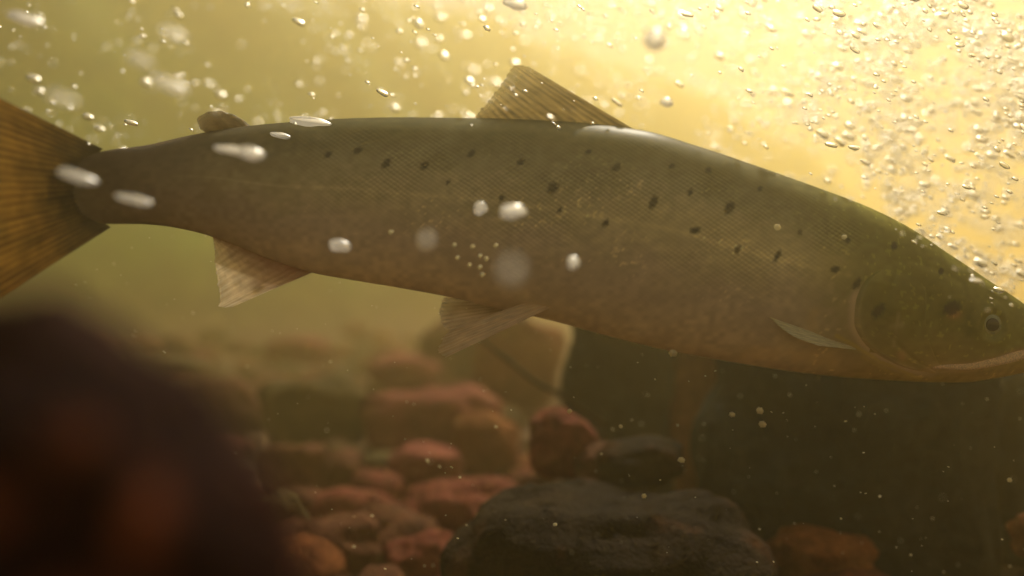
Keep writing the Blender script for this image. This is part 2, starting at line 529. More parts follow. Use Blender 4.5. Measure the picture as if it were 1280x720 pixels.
def fish_colour(px, py):
    """skin pigment by place on the fish: olive back, pinkish silver flank, pale belly, dark spots"""
    px = np.asarray(px, float); py = np.asarray(py, float)
    t, bt = topf(px), botf(px)
    v = np.clip((py - t) / np.maximum(bt - t, 1), 0, 1)
    back = np.array([0.17, 0.165, 0.075]); flank = np.array([0.47, 0.44, 0.28]); low = np.array([0.56, 0.49, 0.40]); belly = np.array([0.72, 0.62, 0.47])
    wob = 0.10 * (vnoise(px / 40, py / 30, 1) - 0.5) + 0.06 * (vnoise(px / 12, py / 9, 2) - 0.5)
    vv = (v + wob)[..., None]
    ridge = (1 - sstep(0.0, 0.09, v))[..., None]
    col = back + (flank - back) * sstep(0.05, 0.5, vv) + (low - flank) * sstep(0.45, 0.75, vv) + (belly - low) * sstep(0.72, 0.98, vv)
    col = col * (1 - 0.5 * ridge)  # ridge darkened in the pigment to tone down the sunlit rim
    # tail stem: greyer and darker
    tl = (1 - sstep(120, 480, px))[..., None]
    col = col * (1 - tl) + np.array([0.155, 0.12, 0.098]) * (0.75 + 0.5 * sstep(0.2, 0.9, vv)) * tl
    te = (1 - sstep(95, 250, px + 40 * wob))[..., None]
    col = col * (1 - 0.85 * te) + np.array([0.085, 0.066, 0.046]) * 0.85 * te
    # head: olive green
    hd = sstep(930, 1100, px + 30 * wob)[..., None]
    head = np.array([0.21, 0.205, 0.045]) + (np.array([0.44, 0.34, 0.12]) - np.array([0.21, 0.205, 0.045])) * sstep(0.55, 1.0, vv)
    col = col * (1 - hd) + head * hd
    # golden scales above the lateral line in front of the middle
    gold = np.exp(-((px - 930) / 150)**2 - ((v - 0.42) / 0.13)**2)[..., None]
    col = col * (1 + 0.3 * gold) + gold * np.array([0.06, 0.045, 0.0])
    # mottling
    mt = 0.86 + 0.28 * vnoise(px / 7, py / 5, 3) * (0.5 + vnoise(px / 30, py / 22, 4))
    col = col * mt[..., None]
    ll = np.exp(-((v - 0.47 + 0.004 * np.sin(px / 31)) / 0.011)**2) * sstep(200, 320, px) * (1 - sstep(1000, 1050, px))
    col = col * (1 + 0.22 * ll[..., None])
    glint = sstep(0.72, 0.9, vnoise(px / 4.5 + py / 5, py / 3.5 - px / 9, 17)) * sstep(0.4, 0.75, vnoise(px / 55, py / 34, 19)) * sstep(0.12, 0.25, v) * (1 - sstep(0.6, 0.8, v)) * sstep(350, 480, px) * (1 - sstep(1000, 1050, px))
    col = col * (1 + 0.55 * glint[..., None]) + glint[..., None] * np.array([0.05, 0.035, 0.0])  # scattered scale glints painted into the pigment
    # pale gill membrane behind the cover
    gd = seg_dist(px, py, GILL)
    mem = np.exp(-(gd / 5.5)**2) * sstep(0.0, 1.0, (GILL[:, 0].max() - px) / 60 + 0.3)
    mem = mem * sstep(350, 372, py)
    rear = (px < 1062) | (py > 436)
    mem = np.where(rear, mem, 0)[..., None]
    col = col * (1 - 0.85 * mem) + np.array([0.80, 0.68, 0.48]) * 0.85 * mem
    # olive smudges on the head, dark behind the eye
    for (sx, sy, rx, ry, am) in tuple((*to_model(q_[0], q_[1]), *q_[2:]) for q_ in ((1190, 388, 22, 15, .45), (1213, 400, 9, 22, .35), (1150, 360, 30, 16, .25), (1110, 400, 30, 26, .22))):
        q = np.exp(-((px - sx) / rx)**2 - ((py - sy) / ry)**2)[..., None]
        col = col * (1 - am * q)
    sx, sy = to_model(1193, 392)
    q = np.exp(-((px - sx) / 8)**2 - ((py - sy) / 6)**2)[..., None]
    col = col * (1 - .6 * q) + np.array([0.60, 0.28, 0.10]) * .6 * q
    # yellow flecks over the eye and along the nape
    fl = (vnoise(px / 4, py / 4, 8) > 0.86) & (px > 1000)
    col = np.where(fl[..., None], col * 1.4 + np.array([0.03, 0.03, 0.0]), col)
    # fine pale lines: throat rays under the gill cover, a healed scratch on the cheek
    for pts, wd, am, cl in ((((1046, 420), (1068, 432), (1100, 452), (1150, 474)), 2.2, .7, (0.62, 0.52, 0.14)), (((1078, 446), (1110, 464), (1140, 474)), 1.8, .55, (0.55, 0.45, 0.14)),
                            (((1136, 392), (1133, 410), (1130, 432)), 2.0, .5, (0.50, 0.40, 0.2)), (((1138, 443), (1141, 446)), 5.0, .6, (0.6, 0.36, 0.16)),
                            (((1018, 392), (1014, 402), (1020, 412)), 7.0, .5, (0.62, 0.50, 0.28)), (((940, 440), (985, 444), (1040, 450)), 11.0, .35, (0.85, 0.62, 0.30)), (((1128, 408), (1140, 406)), 4.0, .5, (0.5, 0.42, 0.22))):
        q = (np.exp(-(seg_dist(px, py, [tuple(to_model(*q_)) for q_ in pts]) / wd)**2) * (0.5 + vnoise(px / 9, py / 9, 31)))[..., None].clip(0, 1) * am
        col = col * (1 - q) + np.array(cl) * q
    # spots with ragged edges
    jag = 2.4 * (vnoise(px / 3, py / 3, 6) - 0.5)
    for (sx, sy, rx, ry) in SPOTS:
        near = (np.abs(px - sx) < 24) & (np.abs(py - sy) < 24)
        if not near.any():
            continue
        dd = np.hypot((px - sx + 0.35 * (py - sy)) / rx, (py - sy) / ry)
        k = (1 - sstep(0.55, 1.15, dd + jag * 0.14))[..., None] * 0.82
        col = col * (1 - k) + np.array([0.012, 0.014, 0.018]) * k
    # mouth: pale lips
    md = seg_dist(px, py, MOUTH)
    lip = (np.exp(-(md / 6)**2) * sstep(1130, 1180, px))[..., None]
    col = col * (1 - 0.7 * lip) + np.array([0.75, 0.56, 0.38]) * 0.7 * lip
    return np.clip(col, 0.004, 0.9)


def relief(px, py):
    """pixels of relief added to the flank: gill slit, cheek plates, mouth"""
    r = np.zeros(np.broadcast(px, py).shape)
    md = seg_dist(px, py, MOUTH)
    r -= 5.0 * np.exp(-(md / 3.2)**2)
    r += 2.0 * np.exp(-((md - 9) / 6)**2) * sstep(1150, 1200, px)
    cd = seg_dist(px, py, CHEEK)
    r -= 1.4 * np.exp(-(cd / 4)**2)
    nd = seg_dist(px, py, NAPE)
    r -= 1.0 * np.exp(-(nd / 5)**2)
    e = np.hypot(px - EYE[0], py - EYE[1])
    r += 2.6 * np.exp(-((e - 21) / 6)**2) - 5.0 * np.exp(-(e / 13)**2)
    r += 1.3 * (vnoise(px / 26, py / 22, 11) - 0.5) * sstep(1040, 1100, px)
    r += 0.8 * (vnoise(px / 60, py / 40, 12) - 0.5)
    return r


def set_colour(o, cols):
    a = o.data.color_attributes.new('pigment', 'FLOAT_COLOR', 'POINT')
    cc = np.ones((len(cols), 4), np.float32); cc[:, :3] = cols
    a.data.foreach_set('color', cc.ravel())


def set_uv(o, uv):
    lay = o.data.uv_layers.new(name='skin')
    idx = np.empty(len(o.data.loops), np.int32)
    o.data.loops.foreach_get('vertex_index', idx)
    lay.data.foreach_set('uv', uv[idx].astype(np.float32).ravel())


def mat_skin(name, scales=True, rough=0.48):
    b = N(name)
    at = b.n('ShaderNodeAttribute', attribute_name='pigment')
    col = at.outputs['Color']
    if scales:
        uv = b.n('ShaderNodeUVMap', uv_map='skin')
        sp = b.n('ShaderNodeSeparateXYZ'); b.l(uv.outputs[0], sp.inputs[0])
        nzz = b.n('ShaderNodeTexNoise', i_Scale=26.0, i_Detail=2.0)
        b.l(uv.outputs[0], nzz.inputs['Vector'])
        wob = b.math('MULTIPLY', nzz.outputs[0], 7.0)
        u = b.math('ADD', b.math('MULTIPLY', sp.outputs[0], 760.0), wob)
        v = b.math('MULTIPLY', sp.outputs[1], 1080.0)
        s1 = b.math('SINE', u); s2 = b.math('SINE', v)
        hgt = b.math('MULTIPLY', s1, s2)
        r = b.ramp(b.math('ADD', b.math('MULTIPLY', hgt, 0.5), 0.5), [(0.1, (0.92, 0.92, 0.915)), (0.5, (1, 1, 1)), (0.95, (1.11, 1.1, 1.04))])
        # scales show on the flank only: attribute 'scaly'
        sc = b.n('ShaderNodeAttribute', attribute_name='scaly')
        col = b.mix(sc.outputs['Fac'], col, b.mix(1.0, col, r.outputs[0], 'MULTIPLY'))
        bm = b.n('ShaderNodeBump', i_Distance=0.0006)
        b.l(b.math('MULTIPLY', sc.outputs['Fac'], 0.35), bm.inputs['Strength'])
        b.l(hgt, bm.inputs['Height'])
    df = b.n('ShaderNodeBsdfDiffuse'); b.l(col, df.inputs['Color'])
    gl = b.n('ShaderNodeBsdfGlossy', i_Roughness=0.4)
    if scales:
        b.l(bm.outputs[0], df.inputs['Normal']); b.l(bm.outputs[0], gl.inputs['Normal'])
    ms = b.n('ShaderNodeMixShader'); ms.inputs[0].default_value = 0.035
    b.l(df.outputs[0], ms.inputs[1]); b.l(gl.outputs[0], ms.inputs[2])
    b.l(ms.outputs[0], b.out.inputs[0])
    return b.m


M_SKIN = mat_skin('salmon_skin')
M_HEADSKIN = mat_skin('salmon_head_skin', scales=False, rough=0.36)

fish = empty('salmon', P(640, 270, 0.65))
tag(fish, 'big olive-brown spotted salmon swimming to the right above the stones', 'fish')
FO = np.array(fish.location)


def fobj(name, verts, faces, mat, parent=None):
    return mesh_obj(name, np.asarray(verts) - FO, faces, mat, parent or fish)


# body: one continuous skin
xs_b = np.concatenate([np.linspace(60, 1040, 380), np.linspace(1040, 1296, 230)[1:], 1322 - 26 * (1 - np.linspace(0, 1, 26)[1:])**2])
NV = 260
ang = np.linspace(0, 2 * np.pi, NV, endpoint=False)
PX = np.repeat(xs_b[:, None], NV, 1)
T, Bt = topf(xs_b)[:, None], botf(xs_b)[:, None]
mid, hh = (T + Bt) / 2, np.maximum((Bt - T) / 2, 0.6)
sn = np.sin(ang)[None, :]
PY = mid - hh * sn
offs = half_width(PX, PY)
facing = np.clip(np.abs(np.cos(ang))[None, :] * 3, 0, 1)
offs = np.maximum(offs + relief(PX, PY) * facing * np.clip(offs / 12, 0, 1), 0)
sgn = np.where(np.cos(ang) >= 0, -1.0, 1.0)[None, :]
V = fish_pt(PX, PY, offs * sgn, 1)
body_v = V.reshape(-1, 3)
nb = len(xs_b)
bf = grid_faces(nb, NV, True)
bf += [list(range(NV))[::-1], [(nb - 1) * NV + j for j in range(NV)]]
body = fobj('body', body_v, bf, M_SKIN)
cols = fish_colour(PX, PY).reshape(-1, 3)
set_colour(body, cols)
arc = (ang / (2 * np.pi))[None, :] * np.ones((nb, 1))
vv_ = np.where(np.cos(ang) >= 0, 1, 1)[None, :] * (PY) * 0.001
set_uv(body, np.stack([PX * 0.001, vv_], -1).reshape(-1, 2))
VF = np.clip((PY - T) / np.maximum(Bt - T, 1), 0, 1)
scaly = (sstep(330, 520, PX) * (1 - sstep(1005, 1055, PX + 0.2 * (PY - 340))) * sstep(0.05, 0.16, VF) * (1 - 0.85 * sstep(0.48, 0.72, VF))
         * (0.25 + 0.95 * sstep(0.25, 0.8, vnoise(PX / 46, PY / 30, 21)))).reshape(-1)
a = body.data.attributes.new('scaly', 'FLOAT', 'POINT')
a.data.foreach_set('value', scaly.astype(np.float32))


# gill covers, one on each side: a thin plate lifted off the body at its rear edge
def gill_cover(side):
    NA, NB = 44, 60
    rear = flank_line([(1104, 334), (1082, 350), (1069, 378), (1067, 402), (1076, 424), (1098, 444), (1132, 460), (1166, 467)], NB)
    front = flank_line([(1150, 348), (1158, 362), (1160, 380), (1159, 400), (1161, 420), (1166, 436), (1172, 450), (1178, 462)], NB)
    va, cc = [], []
    for i in range(NA):
        t = i / (NA - 1)
        q = rear * (1 - t) + front * t
        lift = 6.5 * (1 - t)**1.1 * np.ones(NB) + 0.2
        lift = lift * np.clip(np.minimum(np.arange(NB), NB - 1 - np.arange(NB)) / 8, 0.05, 1)
        if i == 0:
            lift = lift * 0 - 2.5
        elif i == 1:
            lift = lift * 0.75
        if i == NA - 1:
            lift = lift * 0 - 2.0
        rel = 1.4 * np.exp(-((q[:, 0] - 1085) / 14)**2 - ((q[:, 1] - 392) / 22)**2) - 0.9 * np.exp(-((t - .42) / .06)**2)
        va.append(fish_pt(q[:, 0], q[:, 1], (half_width(q[:, 0], q[:, 1]) + relief(q[:, 0], q[:, 1]) * .4 + lift + rel * (i > 1)) * 1.0, side))
        c_ = fish_colour(q[:, 0] + 14, q[:, 1])
        edge = (np.exp(-(t / 0.05)**2) * np.clip((np.arange(NB) - 9) / 12, 0, 1))[:, None]
        c_ = c_ * (1 - .4 * edge) + np.array([0.66, 0.56, 0.36]) * .4 * edge
        cc.append(c_)
    f = grid_faces(NA, NB)
    if side > 0:
        f = [tuple(reversed(q)) for q in f]
    o = fobj('gill_cover', np.concatenate(va), f, M_HEADSKIN)
    set_colour(o, np.concatenate(cc))
    return o


gill_cover(-1)
gill_cover(1)

# eyes
def simple_mat(name, col, rough=0.3, metal=0.0, spec=0.5):
    b = N(name)
    p = b.n('ShaderNodeBsdfPrincipled', i_Roughness=rough, i_Metallic=metal)
    tc = b.n('ShaderNodeTexCoord')
    nz = b.n('ShaderNodeTexNoise', i_Scale=900.0, i_Detail=3.0)
    b.l(tc.outputs['Object'], nz.inputs['Vector'])
    rr = b.ramp(nz.outputs[0], [(0.3, tuple(c * 0.65 for c in col)), (0.7, tuple(min(1, c * 1.3) for c in col))])
    b.l(rr.outputs[0], p.inputs['Base Color'])
    p.inputs['Specular IOR Level'].default_value = spec
    b.l(p.outputs[0], b.out.inputs[0])
    return b.m


M_IRIS = simple_mat('iris', (0.26, 0.29, 0.18), 0.25, 0.3)
M_PUPIL = simple_mat('pupil', (0.008, 0.011, 0.014), 0.08)
M_LIP = simple_mat('jaw_bone', (0.78, 0.60, 0.40), 0.4)


def eye(side):
    base = float(half_width(np.array(EYE[0]), np.array(EYE[1])))
    c = fish_pt(EYE[0], EYE[1], base - 5.5, side)
    px = K * 0.63

    def cap(name, r, depth_px, mat, parent, push):
        NR_, NA_ = 12, 32
        v = []
        for i in range(NR_):
            t = i / (NR_ - 1) * math.pi / 2
            for j in range(NA_):
                a_ = 2 * math.pi * j / NA_
                v.append((c[0] + r * px * math.cos(t) * math.cos(a_), c[1] + side * px * (push + depth_px * math.sin(t)), c[2] + r * px * math.cos(t) * math.sin(a_)))
        f = grid_faces(NR_, NA_, True)
        if side > 0:
            f = [tuple(reversed(q)) for q in f]
        return fobj(name, v, f, mat, parent)
    e = cap('eye', 14.5, 7.5, M_IRIS, None, -1.0)
    pu = cap('pupil', 8.0, 3.5, M_PUPIL, e, 5.2)
    return e


eye(-1)
eye(1)


# upper jaw bones along the mouth
def jaw(side):
    ln = flank_line([(1166, 458), (1205, 457), (1240, 451), (1280, 442), (1313, 432)], 40)
    v, NR_ = [], 10
    for i, (x, y) in enumerate(ln):
        t = i / 39
        r = 7.5 * math.sin(math.pi * min(1, 0.06 + t * 0.9))**0.6 * (0.75 + 0.5 * t)
        for j in range(NR_):
            a_ = 2 * math.pi * j / NR_
            yy = y + r * math.sin(a_)
            v.append(fish_pt(x, yy, float(half_width(np.array(x), np.array(y))) - 1.5 + 3.2 * math.cos(a_) * min(1, r / 4), side))
    o = fobj('upper_jaw', v, grid_faces(40, NR_, True) + [list(range(NR_)), [39 * NR_ + j for j in range(NR_)][::-1]], M_LIP)
    o['label'] = 'pale bony upper jaw edge'
    return o


jaw(-1)
jaw(1)


# fins: a thin two-sided membrane with raised rays
def mat_fin(name, mem, ray, trans=0.55, see=0.15, nray=20, root=None):
    b = N(name)
    uv = b.n('ShaderNodeUVMap', uv_map='skin')
    sp = b.n('ShaderNodeSeparateXYZ'); b.l(uv.outputs[0], sp.inputs[0])
    nz = b.n('ShaderNodeTexNoise', i_Scale=7.0, i_Detail=5.0); b.l(uv.outputs[0], nz.inputs['Vector'])
    mp = b.n('ShaderNodeMapping'); mp.inputs['Scale'].default_value = (nray * 1.3, 1.6, 1)
    b.l(uv.outputs[0], mp.inputs[0])
    mp2 = b.n('ShaderNodeMapping'); mp2.inputs['Scale'].default_value = (nray * 3.4, 2.6, 1)
    b.l(uv.outputs[0], mp2.inputs[0])
    ns2 = b.n('ShaderNodeTexNoise', i_Scale=1.0, i_Detail=3.0, i_Roughness=0.6); b.l(mp2.outputs[0], ns2.inputs['Vector'])
    ns = b.n('ShaderNodeTexNoise', i_Scale=1.0, i_Detail=4.0, i_Roughness=0.65); b.l(mp.outputs[0], ns.inputs['Vector'])
    ph = b.math('ADD', b.math('MULTIPLY', sp.outputs[0], nray * 2 * math.pi), b.math('MULTIPLY', nz.outputs[0], 2.0))
    s = b.math('ADD', b.math('MULTIPLY', b.math('SINE', ph), 0.09), b.mix(b.math('POWER', sp.outputs[1], 1.5), ns.outputs[0], ns2.outputs[0]))
    r = b.ramp(s, [(0.32, mem), (0.68, ray)])
    col = b.mix(1.0, r.outputs[0], b.ramp(nz.outputs[0], [(0.3, (0.78, 0.78, 0.78)), (0.7, (1.15, 1.15, 1.15))]).outputs[0], 'MULTIPLY')
    if root:
        col = b.mix(b.ramp(b.math('ADD', sp.outputs[1], b.math('MULTIPLY', nz.outputs[0], 0.3)), [(0.2, (1, 1, 1)), (0.75, (0, 0, 0))]).outputs[0], col, root)
    df = b.n('ShaderNodeBsdfPrincipled', i_Roughness=0.45); b.l(col, df.inputs['Base Color'])
    tr = b.n('ShaderNodeBsdfTranslucent'); b.l(col, tr.inputs['Color'])
    m1 = b.n('ShaderNodeMixShader'); m1.inputs[0].default_value = trans
    b.l(df.outputs[0], m1.inputs[1]); b.l(tr.outputs[0], m1.inputs[2])
    tp = b.n('ShaderNodeBsdfTransparent')
    m2 = b.n('ShaderNodeMixShader')
    tipv = b.math('MULTIPLY', b.math('POWER', sp.outputs[1], 3.0), 0.45 if see > 0.01 else 0.0)
    clampv = b.n('ShaderNodeClamp')
    b.l(b.math('ADD', tipv, b.math('MULTIPLY', b.math('SUBTRACT', 1.0, s), see * 2)), clampv.inputs[0])
    b.l(clampv.outputs[0], m2.inputs[0])
    b.l(m1.outputs[0], m2.inputs[1]); b.l(tp.outputs[0], m2.inputs[2])
    b.l(m2.outputs[0], b.out.inputs[0])
    return b.m


def fin(name, root, tip, mat, nray=18, off_root=None, off_tip=None, bow=0.0, thick=1.6, fray=2.5, seed=1, side=-1, label=None):
    """root and tip: matching lines on the photo; off_*: pixels out of the fish's middle plane"""
    NU, NVv = nray * 5 + 1, 26
    r_, t_ = smooth_line(root, NU), smooth_line(tip, NU)
    rg = np.random.default_rng(seed)
    fr = np.interp(np.linspace(0, 1, NU), np.linspace(0, 1, nray + 1), rg.uniform(-1, 1, nray + 1)) * fray
    u = np.linspace(0, 1, NU)
    rayw = 0.5 + 0.5 * np.cos(2 * np.pi * u * nray)
    o0 = np.zeros(NU) if off_root is None else np.interp(u, np.linspace(0, 1, len(off_root)), off_root)
    o1 = np.zeros(NU) if off_tip is None else np.interp(u, np.linspace(0, 1, len(off_tip)), off_tip)
    lay = []
    L = np.hypot(*(t_ - r_).T)
    for sgn_ in (1, -1):
        rows = []
        for j in range(NVv):
            t = j / (NVv - 1)
            ext = 1 + (fr + 1.2 * rayw) / np.maximum(L, 12) * t
            q = r_ + (t_ - r_) * (t * ext)[:, None] if j else r_
            th = thick * 0.7 * (1 - 0.8 * t) * (0.65 + 0.35 * rayw) * (np.sin(np.pi * np.clip(u, 0.004, 0.996)))**0.15
            wave = bow * np.sin(t * 2.4 + u * 2.0) * t + 1.2 * np.sin(u * 9 + seed) * t * t
            o = o0 + (o1 - o0) * t + wave
            f_ = 1 - np.maximum(o, -200) * K * 0.65 / depth_at(q[:, 0])
            rows.append(fish_pt(640 + (q[:, 0] - 640) * f_, 360 + (q[:, 1] - 360) * f_, o + sgn_ * th, side))
        lay.append(np.stack(rows, 1))           # NU, NV, 3
    v = np.concatenate([lay[0].reshape(-1, 3), lay[1].reshape(-1, 3)])
    f = grid_faces(NU, NVv)
    n0 = NU * NVv
    f2 = [tuple(reversed(q)) for q in grid_faces(NU, NVv, off=n0)]
    rim = []
    for i in range(NU - 1):
        a0, a1 = i * NVv + NVv - 1, (i + 1) * NVv + NVv - 1
        rim.append((a0, a0 + n0, a1 + n0, a1))
        b0, b1 = i * NVv, (i + 1) * NVv
        rim.append((b1, b1 + n0, b0 + n0, b0))
    for j in range(NVv - 1):
        rim.append((j, j + 1, j + 1 + n0, j + n0))
        e0 = (NU - 1) * NVv + j
        rim.append((e0 + n0, e0 + 1 + n0, e0 + 1, e0))
    o = fobj(name, v, f + f2 + rim, mat)
    uu, tt = np.meshgrid(u, np.linspace(0, 1, NVv), indexing='ij')
    uvv = np.stack([uu, tt], -1).reshape(-1, 2)
    set_uv(o, np.concatenate([uvv, uvv]))
    if label:
        o['label'] = label
    return o


M_TAIL = mat_fin('tail_fin_skin', (0.85, 0.55, 0.12), (0.30, 0.17, 0.05), trans=0.65, see=0.10, nray=26, root=(0.088, 0.068, 0.046))
M_DORS = mat_fin('dorsal_fin_skin', (0.60, 0.46, 0.20), (0.20, 0.165, 0.09), trans=0.55, see=0.14, nray=15)
M_ADIP = mat_fin('adipose_fin_skin', (0.34, 0.27, 0.15), (0.24, 0.18, 0.10), trans=0.5, see=0.02, nray=3)
M_ANAL = mat_fin('anal_fin_skin', (0.78, 0.64, 0.44), (0.95, 0.85, 0.66), trans=0.4, see=0.12, nray=13, root=(0.46, 0.25, 0.19))
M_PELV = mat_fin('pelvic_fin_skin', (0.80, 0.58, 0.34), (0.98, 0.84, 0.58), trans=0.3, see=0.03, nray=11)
M_PELV_SHADE = mat_fin('shaded_pelvic_fin_skin', (0.30, 0.22, 0.14), (0.75, 0.60, 0.42), trans=0.4, see=0.10, nray=11)  # shade on the far fin is put into a darker membrane colour
M_PECT = mat_fin('pectoral_fin_skin', (0.62, 0.60, 0.38), (0.84, 0.80, 0.54), trans=0.2, see=0.0, nray=9)

fin('tail_fin', [(128, 186), (108, 205), (104, 235), (110, 262), (138, 284)],
    [(-70, 88), (-52, 150), (-40, 245), (-46, 330), (-62, 412)], M_TAIL, nray=26, bow=6, thick=2.6, fray=4, seed=3)
fin('dorsal_fin', [(590, 156), (650, 160), (720, 164), (765, 168), (806, 170)],
    [(594, 147), (610, 128), (632, 100), (645, 82), (662, 84)], M_DORS, nray=15, bow=4, thick=2.6, fray=1.4, seed=4)
fin('adipose_fin', [(268, 172), (285, 168), (300, 165), (315, 162)],
    [(251, 162), (247, 151), (254, 143), (272, 139), (292, 144), (317, 160)], M_ADIP, nray=6, bow=3, thick=4.0, fray=0.0, seed=5)
fin('anal_fin', [(262, 292), (295, 300), (330, 314), (366, 330), (396, 338)],
    [(266, 296), (270, 326), (273, 356), (276, 384), (292, 383)], M_ANAL, nray=14, bow=5, thick=2.4, fray=2, seed=6)
# pelvic pair hinged on the belly
hb = float(half_width(np.array(660.), np.array(384.)))
fin('pelvic_fin', [(668, 374), (676, 377), (684, 380), (689, 384)],
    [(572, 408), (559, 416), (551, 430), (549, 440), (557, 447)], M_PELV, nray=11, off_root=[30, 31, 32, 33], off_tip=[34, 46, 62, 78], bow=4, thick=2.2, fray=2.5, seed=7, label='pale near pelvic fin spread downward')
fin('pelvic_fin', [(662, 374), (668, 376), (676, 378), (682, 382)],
    [(572, 362), (556, 374), (549, 392), (556, 413)], M_PELV_SHADE, nray=11, off_root=[-22, -20, -18, -16], off_tip=[-52, -38, -26, -10], bow=4, thick=2.2, fray=2.5, seed=8, label='shaded far pelvic fin held higher')
# pectoral pair
hp_ = float(half_width(np.array(1050.), np.array(430.)))
for side in (-1, 1):
    fin('pectoral_fin', [(1050, 427), (1060, 430), (1066, 433), (1070, 437)],
        [(962, 396), (972, 406), (996, 422), (1022, 432)], M_PECT, nray=9, off_root=[hp_ - 2] * 4, off_tip=[hp_ + 16, hp_ + 18, hp_ + 22, hp_ + 20], bow=2, thick=2.4, fray=1.2, seed=9, side=side)

# ------------------------------------------------------------------ air bubbles
def mat_bubble(name, col, tr_w=0.6, see=0.25):
    b = N(name)
    gl = b.n('ShaderNodeBsdfGlass', i_Roughness=0.33, i_IOR=0.75); gl.inputs['Color'].default_value = (1, 1, 1, 1)
    tl = b.n('ShaderNodeBsdfTranslucent'); tl.inputs['Color'].default_value = (*col, 1)
    tp = b.n('ShaderNodeBsdfTransparent')
    m1 = b.n('ShaderNodeMixShader'); m1.inputs[0].default_value = tr_w
    b.l(gl.outputs[0], m1.inputs[1]); b.l(tl.outputs[0], m1.inputs[2])
    m2 = b.n('ShaderNodeMixShader'); m2.inputs[0].default_value = see
    b.l(m1.outputs[0], m2.inputs[1]); b.l(tp.outputs[0], m2.inputs[2])
    b.l(m2.outputs[0], b.out.inputs[0])
    return b.m


M_BUB = mat_bubble('air_bubble', (0.95, 0.92, 0.85), 0.0, 0.15)
M_FAINT = mat_bubble('faint_air_bubble', (1, 0.98, 0.95), 0.5, 0.6)
M_BUBBIG = mat_bubble('bright_air_bubble', (1, 0.98, 0.95), 0.5, 0.12)  # white translucent share stands in for blurred sun glints


def bubble_mesh(seed, sub=2):
    bm = bmesh.new()
    bmesh.ops.create_icosphere(bm, subdivisions=sub, radius=0.5)
    s = Vector((seed * 2.3, 1.7 * seed, 0.4))
    for v in bm.verts:
        v.co *= 1 + 0.30 * noise.noise(v.co * 2.2 + s)
    me = bpy.data.meshes.new('bubble')
    bm.to_mesh(me); bm.free()
    me.polygons.foreach_set('use_smooth', [True] * len(me.polygons))
    return me


BM = []
for k in range(8):
    me = bubble_mesh(k + 1)
    me.materials.append(M_BUB)
    BM.append(me)
BIG = []
for k in range(4):
    me = bubble_mesh(k + 20, 3)
    me.materials.append(M_BUBBIG)
    BIG.append(me)


def bubble(px, py, lw_, lh_, d, me, label, group, slope=22, name='air_bubble', cat='bubble'):
    o = bpy.data.objects.new(name, me)
    C.objects.link(o)
    o.location = P(px, py, d)
    o.scale = (lw_ * K * d, 0.8 * (lw_ + lh_) / 2 * K * d, lh_ * K * d)
    o.rotation_euler = (0, R(slope), 0)
    tag(o, label, cat, group)
    return o


SINGLE = [
    (640, 265, 34, 19, 0.44, 0, 'brightest white oval bubble in front of the middle of the fish'),
    (600, 261, 18, 17, 0.50, 0, 'dimmer round bubble just left of the brightest oval one'),
    (716, 329, 16, 17, 0.44, 0, 'pale round bubble in front of the lower flank, above the pelvic fins'),
    (425, 307, 28, 16, 0.47, 4, 'faint oval bubble in front of the fish above its anal fin'),
    (288, 187, 40, 11, 0.43, 8, 'long glinting bubble in front of the tail stem'),
    (314, 192, 32, 17, 0.42, 10, 'dazzling bubble at the right end of the long glinting one'),
    (385, 152, 52, 11, 0.60, 6, 'flat bright bubble lying along the back between the adipose fin and the spots'),
    (350, 169, 24, 8, 0.58, 10, 'small flat bubble below the bright one on the back'),
    (97, 221, 48, 14, 0.38, 18, 'oblong bubble in front of the tail root'),
    (166, 249, 44, 12, 0.39, 12, 'lower oblong bubble in front of the tail stem'),
    (31, 23, 42, 14, 0.42, 16, 'long white bubble in the top left corner'),
    (212, 106, 48, 17, 0.36, 22, 'large hazy oblong bubble above the tail stem'),
    (216, 42, 34, 14, 0.33, 24, 'hazy bubble near the top edge above the large oblong one'),
    (820, 50, 26, 26, 0.40, 0, 'big round white bubble right of the dorsal fin tip'),
    (640, 338, 20, 20, 0.22, 0, 'ghostly out-of-focus disc of a bubble close to the lens, above the pelvic fins'),
    (533, 300, 14, 14, 0.30, 0, 'faint out-of-focus bubble close to the lens left of the ghostly disc'),
    (175, 75, 34, 14, 0.32, 26, 'dull hazy bubble between the two hazy ones above the tail'),
    (75, 122, 40, 12, 0.30, 20, 'very faint hazy streak of a bubble above the tail fin'),
    (645, 5, 30, 14, 0.7, 15, 'bright bubble cut by the top edge above the dorsal fin'),
    (834, 128, 16, 11, 0.75, 10, 'white oval bubble above the back, right of the dorsal fin'),
]
FAINT = []
for me in BIG:
    m_ = me.copy(); m_.materials.clear(); m_.materials.append(M_FAINT); FAINT.append(m_)
for (px, py, a_, b_2, d, sl, lb) in SINGLE:
    faint = any(q in lb for q in ('ghost', 'faint', 'hazy', 'dimmer', 'oblong'))
    bubble(px, py, a_, b_2, d, (FAINT if faint else BIG)[(px + py) % 4], lb, 'single bubbles near the fish', sl)

rng = random.Random(11)


def back_py(px):
    return float(topf(max(60, min(1320, px))))


def sample_bubble():
    """density grows towards the upper right, where the current folds air into the water"""
    while True:
        px, py = rng.uniform(-40, 1340), rng.uniform(-40, 420)
        if py > back_py(px) + 12 and not (px > 1230 and py < 400):
            continue
        right = max(0.0, min(1.0, (px - 560) / 640))
        dens = 0.035 + 0.10 * max(0, min(1, (px - 330) / 300)) * max(0, 1 - py / 200)
        dens += 0.85 * right**1.6 * (1.0 if px > 1000 else max(0.15, 1 - py / 200))
        cl = noise.noise(Vector((px / 95, py / 60, 3.3))) * 1.5 + 0.5 + 0.9 * noise.noise(Vector((px / 30, py / 18, 9.3)))
        if rng.random() < dens * max(0.05, cl):
            return px, py


